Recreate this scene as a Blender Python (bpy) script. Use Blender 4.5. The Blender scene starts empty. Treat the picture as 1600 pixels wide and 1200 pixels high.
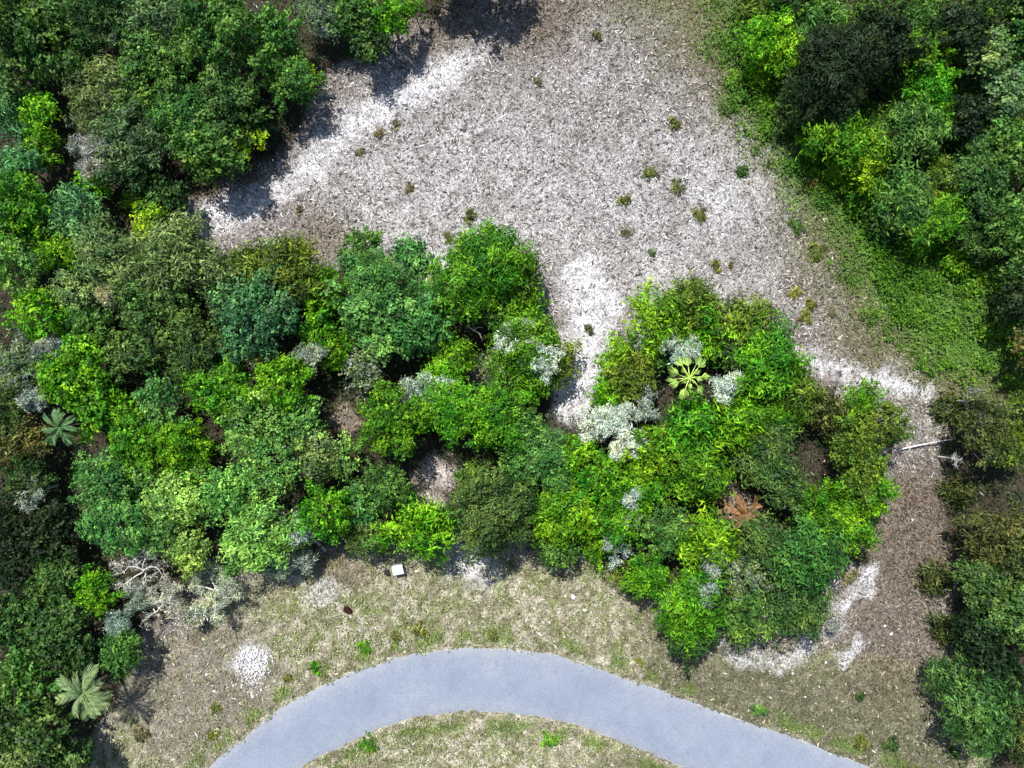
import bpy, math
import numpy as np
from mathutils import Vector, Matrix

# ------------------------------------------------------------------ camera, sky, sun
sc = bpy.context.scene
COL = sc.collection
H = 65.0            # camera height (m)
S = 0.06            # metres per photo pixel at the ground
cam_d = bpy.data.cameras.new('camera'); cam = bpy.data.objects.new('camera', cam_d); COL.objects.link(cam)
cam.location = (0, 0, H); cam.rotation_euler = (0, 0, 0)
cam_d.sensor_width = 36; cam_d.lens = 36 * H / (1600 * S); cam_d.clip_end = 6000; cam_d.clip_start = 0.5
sc.camera = cam
SUN_EL = math.radians(57); SUN_AZ = math.radians(-24)      # azimuth from +Y (top of picture) towards +X
world = bpy.data.worlds.new('World'); sc.world = world; world.use_nodes = True
wn = world.node_tree.nodes; wl = world.node_tree.links
sky = wn.new('ShaderNodeTexSky'); sky.sky_type = 'NISHITA'; sky.sun_disc = False
sky.sun_elevation = SUN_EL; sky.sun_rotation = SUN_AZ
wl.new(sky.outputs[0], wn['Background'].inputs[0]); wn['Background'].inputs[1].default_value = 0.10
sun_d = bpy.data.lights.new('sun', 'SUN'); sun_d.energy = 4.6; sun_d.angle = math.radians(0.5); sun_d.color = (1, 0.965, 0.9)
sun = bpy.data.objects.new('sun', sun_d); COL.objects.link(sun)
sv = Vector((math.sin(SUN_AZ) * math.cos(SUN_EL), math.cos(SUN_AZ) * math.cos(SUN_EL), math.sin(SUN_EL)))
sun.rotation_euler = sv.to_track_quat('Z', 'Y').to_euler(); sun.location = sv * 120
sc.view_settings.view_transform = 'Standard'; sc.view_settings.look = 'None'
sc.view_settings.gamma = 1; sc.view_settings.exposure = 0.63
sc.view_settings.use_curve_mapping = False
sc.render.engine = 'CYCLES'
sc.cycles.max_bounces = 5; sc.cycles.diffuse_bounces = 3; sc.cycles.transmission_bounces = 3; sc.cycles.glossy_bounces = 1

rng = np.random.default_rng(11)

# ------------------------------------------------------------------ helpers
def W(px, py, z=0.0):
    """a point of the photograph to world x, y for something z metres above the ground"""
    f = (H - z) / H
    return (px - 800) * S * f, (600 - py) * S * f

def mesh_np(name, verts, faces, mat, tint=None, smooth=False, mats=None, midx=None):
    """faces: (n,3) or (n,4) index array"""
    me = bpy.data.meshes.new(name)
    verts = np.asarray(verts, np.float32); faces = np.asarray(faces, np.int32)
    n, k = faces.shape
    me.vertices.add(len(verts)); me.vertices.foreach_set('co', verts.ravel())
    me.loops.add(n * k); me.loops.foreach_set('vertex_index', faces.ravel())
    me.polygons.add(n); me.polygons.foreach_set('loop_start', np.arange(0, n * k, k, dtype=np.int32))
    me.polygons.foreach_set('loop_total', np.full(n, k, np.int32))
    if smooth: me.polygons.foreach_set('use_smooth', np.ones(n, bool))
    if tint is not None:
        a = me.attributes.new('tint', 'FLOAT_VECTOR', 'POINT'); a.data.foreach_set('vector', np.asarray(tint, np.float32).ravel())
    for m in (mats or [mat]): me.materials.append(m)
    if midx is not None: me.polygons.foreach_set('material_index', np.asarray(midx, np.int32))
    me.update(calc_edges=True)
    return me

def obj(name, me, parent=None, loc=(0, 0, 0), rot=(0, 0, 0), scale=(1, 1, 1), color=None, kind=None):
    o = bpy.data.objects.new(name, me); COL.objects.link(o)
    if parent: o.parent = parent
    o.location = loc; o.rotation_euler = rot; o.scale = scale
    if color: o.color = color
    if kind: o['kind'] = kind
    return o

def thing(name, label, cat, loc=(0, 0, 0), rz=0, group=None, me=None, scale=(1, 1, 1), color=None):
    o = obj(name, me, None, loc, (0, 0, rz), scale, color)
    o['label'] = label; o['category'] = cat
    if group: o['group'] = group
    return o

class Geo:
    def __init__(s): s.v = []; s.f = []; s.t = []; s.n = 0
    def add(s, v, f, t=None):
        v = np.asarray(v, float); f = np.asarray(f, int)
        s.v.append(v); s.f.append(f + s.n); s.n += len(v)
        s.t.append(np.tile(t if t is not None else (0.5, 0.5, 0.5), (len(v), 1)))
    def tube(s, pts, rad, k=5):
        pts = np.asarray(pts, float); rad = np.asarray(rad, float); m = len(pts)
        d = np.gradient(pts, axis=0); d /= np.linalg.norm(d, axis=1)[:, None] + 1e-9
        ref = np.where(np.abs(d[:, 2:3]) > 0.9, [[1., 0, 0]], [[0, 0, 1.]])
        a = np.cross(d, ref); a /= np.linalg.norm(a, axis=1)[:, None] + 1e-9; b = np.cross(d, a)
        th = np.arange(k) * 2 * np.pi / k
        v = pts[:, None] + rad[:, None, None] * (np.cos(th)[None, :, None] * a[:, None] + np.sin(th)[None, :, None] * b[:, None])
        i, j = np.meshgrid(np.arange(m - 1), np.arange(k), indexing='ij'); j2 = (j + 1) % k
        f = np.stack([i * k + j, i * k + j2, (i + 1) * k + j2, (i + 1) * k + j], -1).reshape(-1, 4)
        s.add(v.reshape(-1, 3), f)
    def mesh(s, name, mat, smooth=True):
        return mesh_np(name, np.concatenate(s.v), np.concatenate(s.f), mat, np.concatenate(s.t), smooth)

def vnoise(x, y, scale, seed=0, octaves=3):
    out = np.zeros_like(x, float); amp = 1; tot = 0
    for o in range(octaves):
        r = np.random.default_rng(seed * 31 + o); g = r.random((257, 257))
        u = (x / scale * 2 ** o) % 256; v = (y / scale * 2 ** o) % 256
        i = u.astype(int); j = v.astype(int); fu = u - i; fv = v - j
        fu = fu * fu * (3 - 2 * fu); fv = fv * fv * (3 - 2 * fv)
        n = (g[i, j] * (1 - fu) + g[i + 1, j] * fu) * (1 - fv) + (g[i, j + 1] * (1 - fu) + g[i + 1, j + 1] * fu) * fv
        out += amp * n; tot += amp; amp *= 0.55
    return out / tot
def sstep(a, b, x):
    t = np.clip((x - a) / (b - a), 0, 1); return t * t * (3 - 2 * t)
def seg_dist(x, y, pts):
    d = np.full(x.shape, 1e9)
    for (ax, ay), (bx, by) in zip(pts[:-1], pts[1:]):
        vx, vy = bx - ax, by - ay
        t = np.clip(((x - ax) * vx + (y - ay) * vy) / (vx * vx + vy * vy + 1e-9), 0, 1)
        d = np.minimum(d, np.hypot(x - ax - t * vx, y - ay - t * vy))
    return d
def poly_in(x, y, pts, soft):
    """1 inside the polygon, 0 outside, soft edge of the given width (all in photo pixels)"""
    ins = np.zeros(x.shape, bool)
    n = len(pts)
    for i in range(n):
        (ax, ay), (bx, by) = pts[i], pts[(i + 1) % n]
        if ay == by: continue
        c = ((ay > y) != (by > y)) & (x < (bx - ax) * (y - ay) / (by - ay) + ax)
        ins ^= c
    d = seg_dist(x, y, list(pts) + [pts[0]])
    return sstep(-soft, soft, np.where(ins, d, -d))
def blob(x, y, cx, cy, r, soft=0.5):
    d = np.hypot(x - cx, y - cy); return 1 - sstep(r * (1 - soft), r * (1 + soft * .3), d)

# ------------------------------------------------------------------ materials
def new_mat(name, rough=0.9):
    m = bpy.data.materials.new(name); m.use_nodes = True
    nt = m.node_tree; b = nt.nodes['Principled BSDF']; b.inputs['Roughness'].default_value = rough
    b.inputs['Specular IOR Level'].default_value = 0.25
    return m, nt, b
def ramp(nt, fac, stops):
    r = nt.nodes.new('ShaderNodeValToRGB'); e = r.color_ramp.elements
    while len(e) < len(stops): e.new(0.5)
    for q, (p, c) in zip(e, stops): q.position = p; q.color = (*c, 1)
    nt.links.new(fac, r.inputs[0]); return r.outputs[0]
def noise(nt, scale, detail=4, rough=0.6, dist=0.0, coord=None):
    n = nt.nodes.new('ShaderNodeTexNoise'); n.inputs['Scale'].default_value = scale
    n.inputs['Detail'].default_value = detail; n.inputs['Roughness'].default_value = rough; n.inputs['Distortion'].default_value = dist
    if coord is not None: nt.links.new(coord, n.inputs['Vector'])
    return n.outputs['Fac']
def mixc(nt, fac, a, b, mode='MIX'):
    m = nt.nodes.new('ShaderNodeMix'); m.data_type = 'RGBA'; m.blend_type = mode
    for s, v in ((m.inputs[0], fac), (m.inputs[6], a), (m.inputs[7], b)):
        if isinstance(v, (int, float)): s.default_value = v
        elif isinstance(v, tuple): s.default_value = (*v, 1) if len(v) == 3 else v
        else: nt.links.new(v, s)
    return m.outputs[2]
def math_n(nt, op, a, b=0.0, c=0.0):
    m = nt.nodes.new('ShaderNodeMath'); m.operation = op
    for i, v in enumerate((a, b, c)):
        if isinstance(v, (int, float)): m.inputs[i].default_value = v
        else: nt.links.new(v, m.inputs[i])
    return m.outputs[0]

def leaf_material(name, moss=(0.30, 0.36, 0.30)):
    m, nt, b = new_mat(name, 0.55)
    oi = nt.nodes.new('ShaderNodeObjectInfo')
    at = nt.nodes.new('ShaderNodeAttribute'); at.attribute_name = 'tint'
    sp = nt.nodes.new('ShaderNodeSeparateXYZ'); nt.links.new(at.outputs['Vector'], sp.inputs[0])
    # x: per leaf, y: per spray, z: per limb
    k = math_n(nt, 'MULTIPLY_ADD', sp.outputs[0], 0.95, 0.40)
    k = math_n(nt, 'MULTIPLY', k, math_n(nt, 'MULTIPLY_ADD', sp.outputs[1], 0.9, 0.60))
    k = math_n(nt, 'MULTIPLY', k, math_n(nt, 'MULTIPLY_ADD', sp.outputs[2], 0.95, 0.58))
    comb = nt.nodes.new('ShaderNodeCombineColor'); [nt.links.new(k, comb.inputs[i]) for i in range(3)]
    geo = nt.nodes.new('ShaderNodeNewGeometry')
    patch = ramp(nt, noise(nt, .55, 3, .6, .4, geo.outputs['Position']), [(.30, (.60, .74, .66)), (.5, (1., 1., 1.)), (.70, (1.28, 1.20, .90))])
    base = mixc(nt, 1.0, mixc(nt, 1.0, oi.outputs['Color'], patch, 'MULTIPLY'), comb.outputs[0], 'MULTIPLY')
    # young growth a little yellower, old a little bluer
    hs = nt.nodes.new('ShaderNodeHueSaturation')
    nt.links.new(math_n(nt, 'MULTIPLY_ADD', sp.outputs[2], -0.05, 0.525), hs.inputs['Hue']); hs.inputs['Saturation'].default_value = 1.0
    nt.links.new(base, hs.inputs['Color'])
    # share of lichen and hanging moss comes with the object colour's alpha
    f = math_n(nt, 'LESS_THAN', math_n(nt, 'MULTIPLY_ADD', sp.outputs[1], 0.75, math_n(nt, 'MULTIPLY', sp.outputs[0], 0.25)), oi.outputs['Alpha'])
    col = mixc(nt, f, hs.outputs[0], mixc(nt, 1.0, moss, comb.outputs[0], 'MULTIPLY'))
    nt.links.new(col, b.inputs['Base Color'])
    tr = nt.nodes.new('ShaderNodeBsdfTranslucent'); nt.links.new(mixc(nt, 1.0, col, (1.0, 1.2, 0.6), 'MULTIPLY'), tr.inputs[0])
    mx = nt.nodes.new('ShaderNodeMixShader'); mx.inputs[0].default_value = 0.28
    nt.links.new(b.outputs[0], mx.inputs[1]); nt.links.new(tr.outputs[0], mx.inputs[2])
    nt.links.new(mx.outputs[0], nt.nodes['Material Output'].inputs[0])
    return m
M_LEAF = leaf_material('leaves')

def simple(name, stops, scale=6, rough=0.9, bump=0.0, obj_coord=True, spec=0.25):
    m, nt, b = new_mat(name, rough); b.inputs['Specular IOR Level'].default_value = spec
    tc = nt.nodes.new('ShaderNodeTexCoord')
    f = noise(nt, scale, 6, 0.65, 0.3, tc.outputs['Object'])
    nt.links.new(ramp(nt, f, stops), b.inputs['Base Color'])
    if bump:
        bp = nt.nodes.new('ShaderNodeBump'); bp.inputs['Strength'].default_value = bump; bp.inputs['Distance'].default_value = 0.05
        nt.links.new(f, bp.inputs['Height']); nt.links.new(bp.outputs[0], b.inputs['Normal'])
    return m
M_BARK = simple('bark', [(0.3, (0.06, 0.045, 0.032)), (0.7, (0.16, 0.13, 0.10))], 4, bump=0.6)
M_GREYWOOD = simple('grey_dead_wood', [(0.3, (0.46, 0.44, 0.42)), (0.7, (0.78, 0.77, 0.74))], 5, bump=0.4)
M_PALEWOOD = simple('pale_wood', [(0.3, (0.35, 0.31, 0.25)), (0.7, (0.62, 0.57, 0.47))], 5, bump=0.4)
M_STONE = simple('white_limestone', [(0.3, (0.50, 0.50, 0.50)), (0.7, (0.82, 0.82, 0.84))], 3, bump=0.4)
M_BOX = simple('pale_painted_metal', [(0.35, (0.60, 0.66, 0.66)), (0.65, (0.74, 0.79, 0.78))], 2.5, 0.5)
M_BLACK = simple('black_plastic', [(0.3, (0.012, 0.010, 0.009)), (0.7, (0.03, 0.024, 0.02))], 4, 0.6)
M_CONC = simple('concrete', [(0.3, (0.30, 0.29, 0.26)), (0.7, (0.42, 0.41, 0.37))], 5, bump=0.3)
M_MAROON = simple('dark_maroon_wood', [(0.3, (0.012, 0.004, 0.003)), (0.7, (0.045, 0.012, 0.008))], 6, bump=0.6)

# litter material: colour from the mesh's own point colours (twigs of different ages)
def attr_mat(name, rough=0.9):
    m, nt, b = new_mat(name, rough)
    at = nt.nodes.new('ShaderNodeAttribute'); at.attribute_name = 'tint'
    nt.links.new(at.outputs['Vector'], b.inputs['Base Color']); return m
M_LITTER = attr_mat('litter'); M_GRASS = attr_mat('grass_blades', 0.7)

# ------------------------------------------------------------------ where each kind of ground lies (photo pixels at ground level)
FOREST_A = [(-900, -900), (790, -900), (800, -20), (700, 10), (640, 30), (560, 90), (505, 120), (480, 190), (410, 245), (380, 262),
            (330, 300), (290, 320), (280, 350), (340, 395), (420, 415), (520, 425), (690, 430), (810, 440), (850, 520), (872, 590),
            (850, 640), (900, 660), (960, 580), (1020, 520), (1190, 540), (1260, 600), (1340, 660), (1350, 740), (1330, 800), (1290, 860),
            (1240, 940), (1080, 960), (960, 890), (840, 850), (600, 840), (520, 840), (470, 860), (350, 900), (250, 930), (220, 980),
            (200, 1060), (170, 1110), (120, 1190), (60, 1300), (-100, 2000), (-900, 2000)]
FOREST_C = [(1190, -900), (1185, -10), (1230, 60), (1240, 140), (1360, 180), (1400, 270), (1430, 310), (1500, 370), (1570, 420), (1620, 560), (2600, 700), (2600, -900)]
FOREST_D = [(1470, 690), (1560, 660), (2600, 700), (2600, 2000), (1700, 2000), (1540, 1180), (1500, 1060), (1490, 900), (1480, 800)]
GAPS = [(680, 735, 34), (540, 655, 28), (745, 575, 15), (165, 463, 10), (1160, 800, 30), (670, 790, 26)]
ROAD_OUT = [(160, 1420), (240, 1295), (322, 1200), (387, 1147), (431, 1110), (475, 1084), (545, 1051), (606, 1029), (672, 1016), (737, 1010), (803, 1013), (869, 1022),
            (934, 1042), (1000, 1066), (1080, 1095), (1160, 1122), (1253, 1156), (1366, 1198), (1480, 1236), (1800, 1330), (2100, 1420)]
ROAD_IN = [(300, 1420), (385, 1295), (475, 1200), (519, 1176), (562, 1154), (606, 1136), (650, 1123), (694, 1117), (737, 1114), (803, 1118), (869, 1127),
           (934, 1147), (1000, 1173), (1060, 1198), (1120, 1220), (1200, 1250), (1300, 1290), (1400, 1326), (1480, 1352), (1760, 1440), (2060, 1530)]

def fields(px, py):
    """soft masks for the kinds of ground, with ragged borders"""
    wx = px + (vnoise(px, py, 40, 3) - 0.5) * 46; wy = py + (vnoise(px, py, 40, 4) - 0.5) * 46
    f = {}
    gap = np.zeros_like(px)
    for cx, cy, r in GAPS: gap = np.maximum(gap, blob(wx, wy, cx, cy, r, .4))
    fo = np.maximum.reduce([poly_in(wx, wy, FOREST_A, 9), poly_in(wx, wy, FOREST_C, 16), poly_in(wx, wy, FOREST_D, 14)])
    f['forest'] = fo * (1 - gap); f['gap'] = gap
    # bare white sand
    sand = .9 - .9 * sstep(4, 42, seg_dist(wx, wy, [(490, 245), (560, 190), (650, 140), (735, 90)]))
    sand = np.maximum(sand, 0.9 * (1 - sstep(6, 42, seg_dist(wx, wy, [(310, 350), (360, 335), (420, 310), (480, 260)]))))
    sand = np.maximum(sand, (1 - sstep(18, 48, seg_dist(wx, wy, [(905, 430), (935, 480), (925, 540), (900, 590), (885, 640)]))))
    sand = np.maximum(sand, 0.9 * (1 - sstep(5, 30, seg_dist(wx, wy, [(1230, 545), (1300, 570), (1370, 590), (1440, 605)]))))
    sand = np.maximum(sand, 0.8 * (1 - sstep(4, 20, seg_dist(wx, wy, [(1305, 960), (1340, 920), (1355, 890)]))))
    sand = np.maximum(sand, 0.8 * (1 - sstep(3, 16, seg_dist(wx, wy, [(1320, 1030), (1335, 1000)]))))
    sand = np.maximum(sand, 0.6 * (1 - sstep(6, 26, seg_dist(wx, wy, [(1140, 1010), (1210, 1040), (1260, 1010), (1300, 970)]))))
    for cx, cy, r, a in ((690, 400, 30, .9), (397, 1035, 34, 1), (740, 885, 50, .7), (680, 730, 40, .8), (660, 780, 30, .5), (800, 300, 190, .25), (950, 330, 200, .2),
                         (1130, 290, 120, .45), (640, 310, 160, .25), (1050, 430, 90, .35), (505, 930, 30, .55), (940, 600, 30, .6)):
        sand = np.maximum(sand, a * blob(wx, wy, cx, cy, r, .8))
    f['sand'] = sand
    # green grass, right hand belt
    green = poly_in(wx, wy, [(1120, -300), (1130, 60), (1145, 160), (1190, 235), (1255, 310), (1320, 390), (1355, 480), (1440, 560), (1620, 620), (2500, 660), (2500, -300)], 42)
    f['green'] = green
    olive = poly_in(wx, wy, [(900, -300), (950, 0), (1090, 100), (1160, 240), (1225, 330), (1275, 460), (1350, 560), (1450, 620), (1560, 740), (2500, 780), (2500, -300)], 85)
    f['olive'] = olive
    f['brown'] = np.maximum.reduce([blob(wx, wy, 1430, 840, 130, .6), .7 * blob(wx, wy, 1400, 980, 130, .6), blob(wx, wy, 385, 262, 26, .6), blob(wx, wy, 325, 305, 35, .6),
                                    .9 * blob(wx, wy, 540, 655, 34, .4), .75 * blob(wx, wy, 700, 30, 70, .6), .8 * blob(wx, wy, 850, 10, 90, .6), .8 * blob(wx, wy, 530, 890, 55, .7),
                                    .7 * blob(wx, wy, 300, 1000, 18, .6), .9 * blob(wx, wy, 1160, 800, 40, .4), .8 * blob(wx, wy, 500, 385, 60, .8), .6 * blob(wx, wy, 640, 760, 40, .6)])
    f['verge'] = poly_in(wx, wy, [(-200, 1700), (100, 1260), (210, 1060), (330, 920), (520, 850), (860, 860), (1000, 900), (1080, 1010), (1300, 1020), (1420, 1040), (1500, 1120), (2300, 1500), (2300, 2200), (-200, 2200)], 22)
    # distance to the road, for the worn pale rim and the greener strip
    dr = np.minimum(seg_dist(px, py, ROAD_OUT), seg_dist(px, py, ROAD_IN))
    inside = poly_in(px, py, ROAD_OUT + ROAD_IN[::-1], 1.0)
    f['road'] = inside; f['dr'] = dr
    return f

def ground_colour(px, py):
    f = fields(px, py)
    n1 = vnoise(px, py, 90, 7); n2 = vnoise(px, py, 22, 8); n3 = vnoise(px, py, 9, 9, 2)
    def C(*c): return np.array(c)[None]
    col = np.ones((px.size, 3)) * C(.200, .180, .168)
    def lay(w, c):
        nonlocal col; col = col * (1 - w[:, None]) + c * w[:, None]
    lay(sstep(.44, .58, n1) * .75, C(.160, .138, .120))
    lay(sstep(.50, .40, n1) * sstep(.45, .6, n2) * .5, C(.33, .32, .31))
    pale = np.maximum.reduce([.75 * blob(px, py, 800, 310, 240, .9), .7 * blob(px, py, 990, 330, 230, .9), .6 * blob(px, py, 620, 300, 220, .9), .55 * blob(px, py, 950, 110, 140, .9), .5 * blob(px, py, 1130, 430, 130, .9)])
    lay(pale * sstep(.30, .62, n2 * .6 + n1 * .4) * .9, C(.350, .340, .335))
    lay(f['verge'] * 0.95, C(.235, .222, .150))
    lay(f['verge'] * sstep(.45, .6, n2) * .75, C(.150, .175, .060))
    lay(f['verge'] * sstep(.50, .62, n1) * .5, C(.30, .27, .20))
    lay(f['verge'] * sstep(.52, .66, n3) * .55, C(.38, .35, .28))
    lay(f['verge'] * sstep(.48, .34, n3) * .5, C(.115, .110, .050))
    lay(f['verge'] * blob(px, py, 300, 1060, 170, .6) * .85, C(.165, .145, .115))
    lay(f['verge'] * poly_in(px, py, [(960, 1300), (1010, 940), (1100, 1000), (1460, 1040), (1560, 1300)], 60) * .8, C(.105, .100, .062))
    lay(f['olive'] * (1 - f['verge']) * .95, C(.120, .120, .056))
    lay(f['green'] * (1 - f['verge']) * sstep(.15, .42, n2 * .6 + n1 * .4), C(.060, .130, .016))
    lay(f['brown'] * (.5 + .5 * n2), C(.125, .094, .068))
    lay(f['sand'] * (.55 + .45 * sstep(.25, .60, n2 * .35 + n3 * .65)) * .95, C(.52, .515, .53))
    g = np.exp(-((f['dr'] - 17) / 12.) ** 2) * (1 - f['road'])
    lay(g * sstep(.42, .55, n2) * .8, C(.10, .145, .028))
    lay((1 - sstep(2, 9, f['dr'])) * (1 - f['road']) * sstep(.35, .55, n2) * .8, C(.36, .33, .25))
    lay(np.exp(-((f['dr'] - 4) / 3.) ** 2) * (1 - f['road']) * .5 * sstep(.6, .4, n2), C(.10, .085, .05))
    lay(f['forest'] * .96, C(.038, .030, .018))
    lay(f['gap'] * .55, C(.30, .25, .20))
    col *= (0.80 + 0.40 * n3)[:, None]
    return np.clip(col, .004, .9)

# ------------------------------------------------------------------ ground sheet, out to the horizon
def build_ground():
    def axis(half, step):
        a = np.arange(-half, half + 1e-6, step); o = half + np.array([2, 5, 10, 20, 45, 100, 250, 700, 2500.])
        return np.concatenate([-o[::-1], a, o])
    xs = axis(56, .25); ys = axis(44, .25)
    X, Y = np.meshgrid(xs, ys, indexing='ij')
    px = (X / S + 800).ravel(); py = (600 - Y / S).ravel()
    pc, qc = np.clip(px, -850, 2400), np.clip(py, -850, 1950)
    c = ground_colour(pc, qc)
    f = fields(pc, qc)
    rise = (vnoise(px, py, 60, 12) - .5) * .12 + (vnoise(px, py, 7, 13, 2) - .5) * .10 + (vnoise(px, py, 3.5, 14, 1) - .5) * .05
    keep = sstep(0, 22, f['dr']) * (1 - f['road'])
    Z = rise * keep - 0.005 * (1 - keep)
    Z[(np.abs(X.ravel()) > 57) | (np.abs(Y.ravel()) > 45)] = -.02
    nx, ny = len(xs), len(ys)
    i, j = np.meshgrid(np.arange(nx - 1), np.arange(ny - 1), indexing='ij')
    F = np.stack([i * ny + j, (i + 1) * ny + j, (i + 1) * ny + j + 1, i * ny + j + 1], -1).reshape(-1, 4)
    m, nt, b = new_mat('ground', 0.95)
    at = nt.nodes.new('ShaderNodeAttribute'); at.attribute_name = 'tint'
    tc = nt.nodes.new('ShaderNodeTexCoord')
    a = noise(nt, 2.2, 4, .7, 2.2, tc.outputs['Object']); d = noise(nt, 6, 3, .7, 1.6, tc.outputs['Object'])
    k = math_n(nt, 'MULTIPLY', a, d)
    mul = ramp(nt, k, [(.15, (.22, .20, .19)), (.25, (.90, .90, .90)), (.35, (1.85, 1.86, 1.88))])
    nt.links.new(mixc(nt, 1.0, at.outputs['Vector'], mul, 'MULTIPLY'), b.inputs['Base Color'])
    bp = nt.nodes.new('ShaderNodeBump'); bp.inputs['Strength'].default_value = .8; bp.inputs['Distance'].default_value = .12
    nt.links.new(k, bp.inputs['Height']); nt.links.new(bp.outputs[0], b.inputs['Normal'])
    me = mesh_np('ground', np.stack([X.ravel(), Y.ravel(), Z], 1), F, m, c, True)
    obj('ground', me, kind='structure')
build_ground()

# ------------------------------------------------------------------ road
def catmull(p, n=8):
    p = np.array(p, float); out = []
    for i in range(len(p) - 1):
        p0 = p[max(i - 1, 0)]; p1 = p[i]; p2 = p[i + 1]; p3 = p[min(i + 2, len(p) - 1)]
        for t in np.arange(n) / n:
            out.append(.5 * ((2 * p1) + (-p0 + p2) * t + (2 * p0 - 5 * p1 + 4 * p2 - p3) * t * t + (-p0 + 3 * p1 - 3 * p2 + p3) * t ** 3))
    out.append(p[-1]); return np.array(out)
def build_road():
    a = catmull(ROAD_OUT); b = catmull(ROAD_IN); n = len(a); K = 14
    q0 = np.random.default_rng(77); wob = lambda k, s: (vnoise(np.arange(n) * 6., np.full(n, k * 50.), 9, s, 3) - .5) * 5
    nrm = (b - a) / np.linalg.norm(b - a, axis=1)[:, None]
    a = a + nrm * (wob(1, 21) * 1.6 + q0.normal(size=n) * 1.0)[:, None]; b = b + nrm * (wob(2, 22) * 1.6 + q0.normal(size=n) * 1.0)[:, None]
    V = []; T = []
    for q in range(K + 1):
        t = q / K; p = a * (1 - t) + b * t
        x, y = W(p[:, 0], p[:, 1]); z = .05 + .05 * (1 - (2 * t - 1) ** 2)
        if q in (0, K): z = -.03
        V.append(np.stack([x, y, np.full(n, z)], 1)); e = min(t, 1 - t)
        T.append(np.tile((e, 0, 0), (n, 1)))
    i, j = np.meshgrid(np.arange(K), np.arange(n - 1), indexing='ij')
    F = np.stack([i * n + j, (i + 1) * n + j, (i + 1) * n + j + 1, i * n + j + 1], -1).reshape(-1, 4)
    m, nt, bs = new_mat('worn_blue_grey_asphalt', .85)
    tc = nt.nodes.new('ShaderNodeTexCoord'); at = nt.nodes.new('ShaderNodeAttribute'); at.attribute_name = 'tint'
    sp = nt.nodes.new('ShaderNodeSeparateXYZ'); nt.links.new(at.outputs['Vector'], sp.inputs[0])
    big = noise(nt, .22, 4, .6, .4, tc.outputs['Object']); fine = noise(nt, 9, 5, .85, 0, tc.outputs['Object']); mid = noise(nt, 1.3, 5, .7, .5, tc.outputs['Object'])
    c = ramp(nt, big, [(.3, (.188, .220, .285)), (.5, (.215, .248, .312)), (.7, (.240, .268, .325))])
    c = mixc(nt, 1., c, ramp(nt, fine, [(.30, (.62, .62, .63)), (.52, (1., 1., 1.)), (.72, (1.35, 1.35, 1.33))]), 'MULTIPLY')
    c = mixc(nt, 1., c, ramp(nt, mid, [(.3, (.94, .94, .95)), (.7, (1.04, 1.04, 1.04))]), 'MULTIPLY')
    vor = nt.nodes.new('ShaderNodeTexVoronoi'); vor.feature = 'DISTANCE_TO_EDGE'; vor.inputs['Scale'].default_value = .32
    wv = nt.nodes.new('ShaderNodeVectorMath'); wv.operation = 'ADD'; nz = nt.nodes.new('ShaderNodeTexNoise'); nz.inputs['Scale'].default_value = .9; nz.inputs['Detail'].default_value = 5
    nt.links.new(tc.outputs['Object'], nz.inputs['Vector']); nt.links.new(tc.outputs['Object'], wv.inputs[0]); nt.links.new(nz.outputs['Color'], wv.inputs[1]); nt.links.new(wv.outputs[0], vor.inputs['Vector'])
    crack = math_n(nt, 'MULTIPLY', math_n(nt, 'LESS_THAN', vor.outputs['Distance'], .008), math_n(nt, 'GREATER_THAN', big, .52))
    c = mixc(nt, math_n(nt, 'MULTIPLY', crack, .2), c, (.10, .11, .14))
    pn = noise(nt, .55, 5, .65, .8, tc.outputs['Object'])
    c = mixc(nt, 1., c, ramp(nt, pn, [(.3, (.93, .94, .95)), (.5, (1., 1., 1.)), (.7, (1.05, 1.05, 1.04))]), 'MULTIPLY')
    dust = math_n(nt, 'MULTIPLY', ramp(nt, sp.outputs[0], [(.0, (1, 1, 1)), (.22, (0, 0, 0))]), math_n(nt, 'MULTIPLY', pn, mid))
    c = mixc(nt, dust, c, (.36, .34, .30))
    edge = math_n(nt, 'LESS_THAN', math_n(nt, 'ADD', sp.outputs[0], math_n(nt, 'MULTIPLY_ADD', mid, .22, -.10)), .028)
    c = mixc(nt, math_n(nt, 'MULTIPLY', edge, .75), c, (.40, .39, .36))
    nt.links.new(c, bs.inputs['Base Color'])
    bp = nt.nodes.new('ShaderNodeBump'); bp.inputs['Strength'].default_value = .35; bp.inputs['Distance'].default_value = .02
    nt.links.new(fine, bp.inputs['Height']); nt.links.new(bp.outputs[0], bs.inputs['Normal'])
    obj('road', mesh_np('road', np.concatenate(V), F[:, ::-1], m, np.concatenate(T), True), kind='structure')
build_road()

# ------------------------------------------------------------------ leaves
def leaf_quads(P, N, size, aspect, r, droop=0.0):
    """one folded diamond per point P facing N: two triangles with a crease; returns verts, tris"""
    n = len(P); N = N / (np.linalg.norm(N, axis=1)[:, None] + 1e-9)
    t = r.normal(size=(n, 3)); t -= (t * N).sum(1)[:, None] * N; t /= np.linalg.norm(t, axis=1)[:, None] + 1e-9
    u = np.cross(N, t); L = (size * r.uniform(.65, 1.35, n))[:, None]; Wd = L * aspect
    a = P - t * L * .5; b = P + u * Wd * .5 + N * Wd * .18; c = P + t * L * .5 - N * droop * L; d = P - u * Wd * .5 + N * Wd * .18
    V = np.stack([a, b, c, d], 1).reshape(-1, 3); i = np.arange(n)[:, None] * 4
    F = np.concatenate([i + [[0, 1, 2]], i + [[0, 2, 3]]], 1).reshape(-1, 3)
    return V, F

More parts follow.
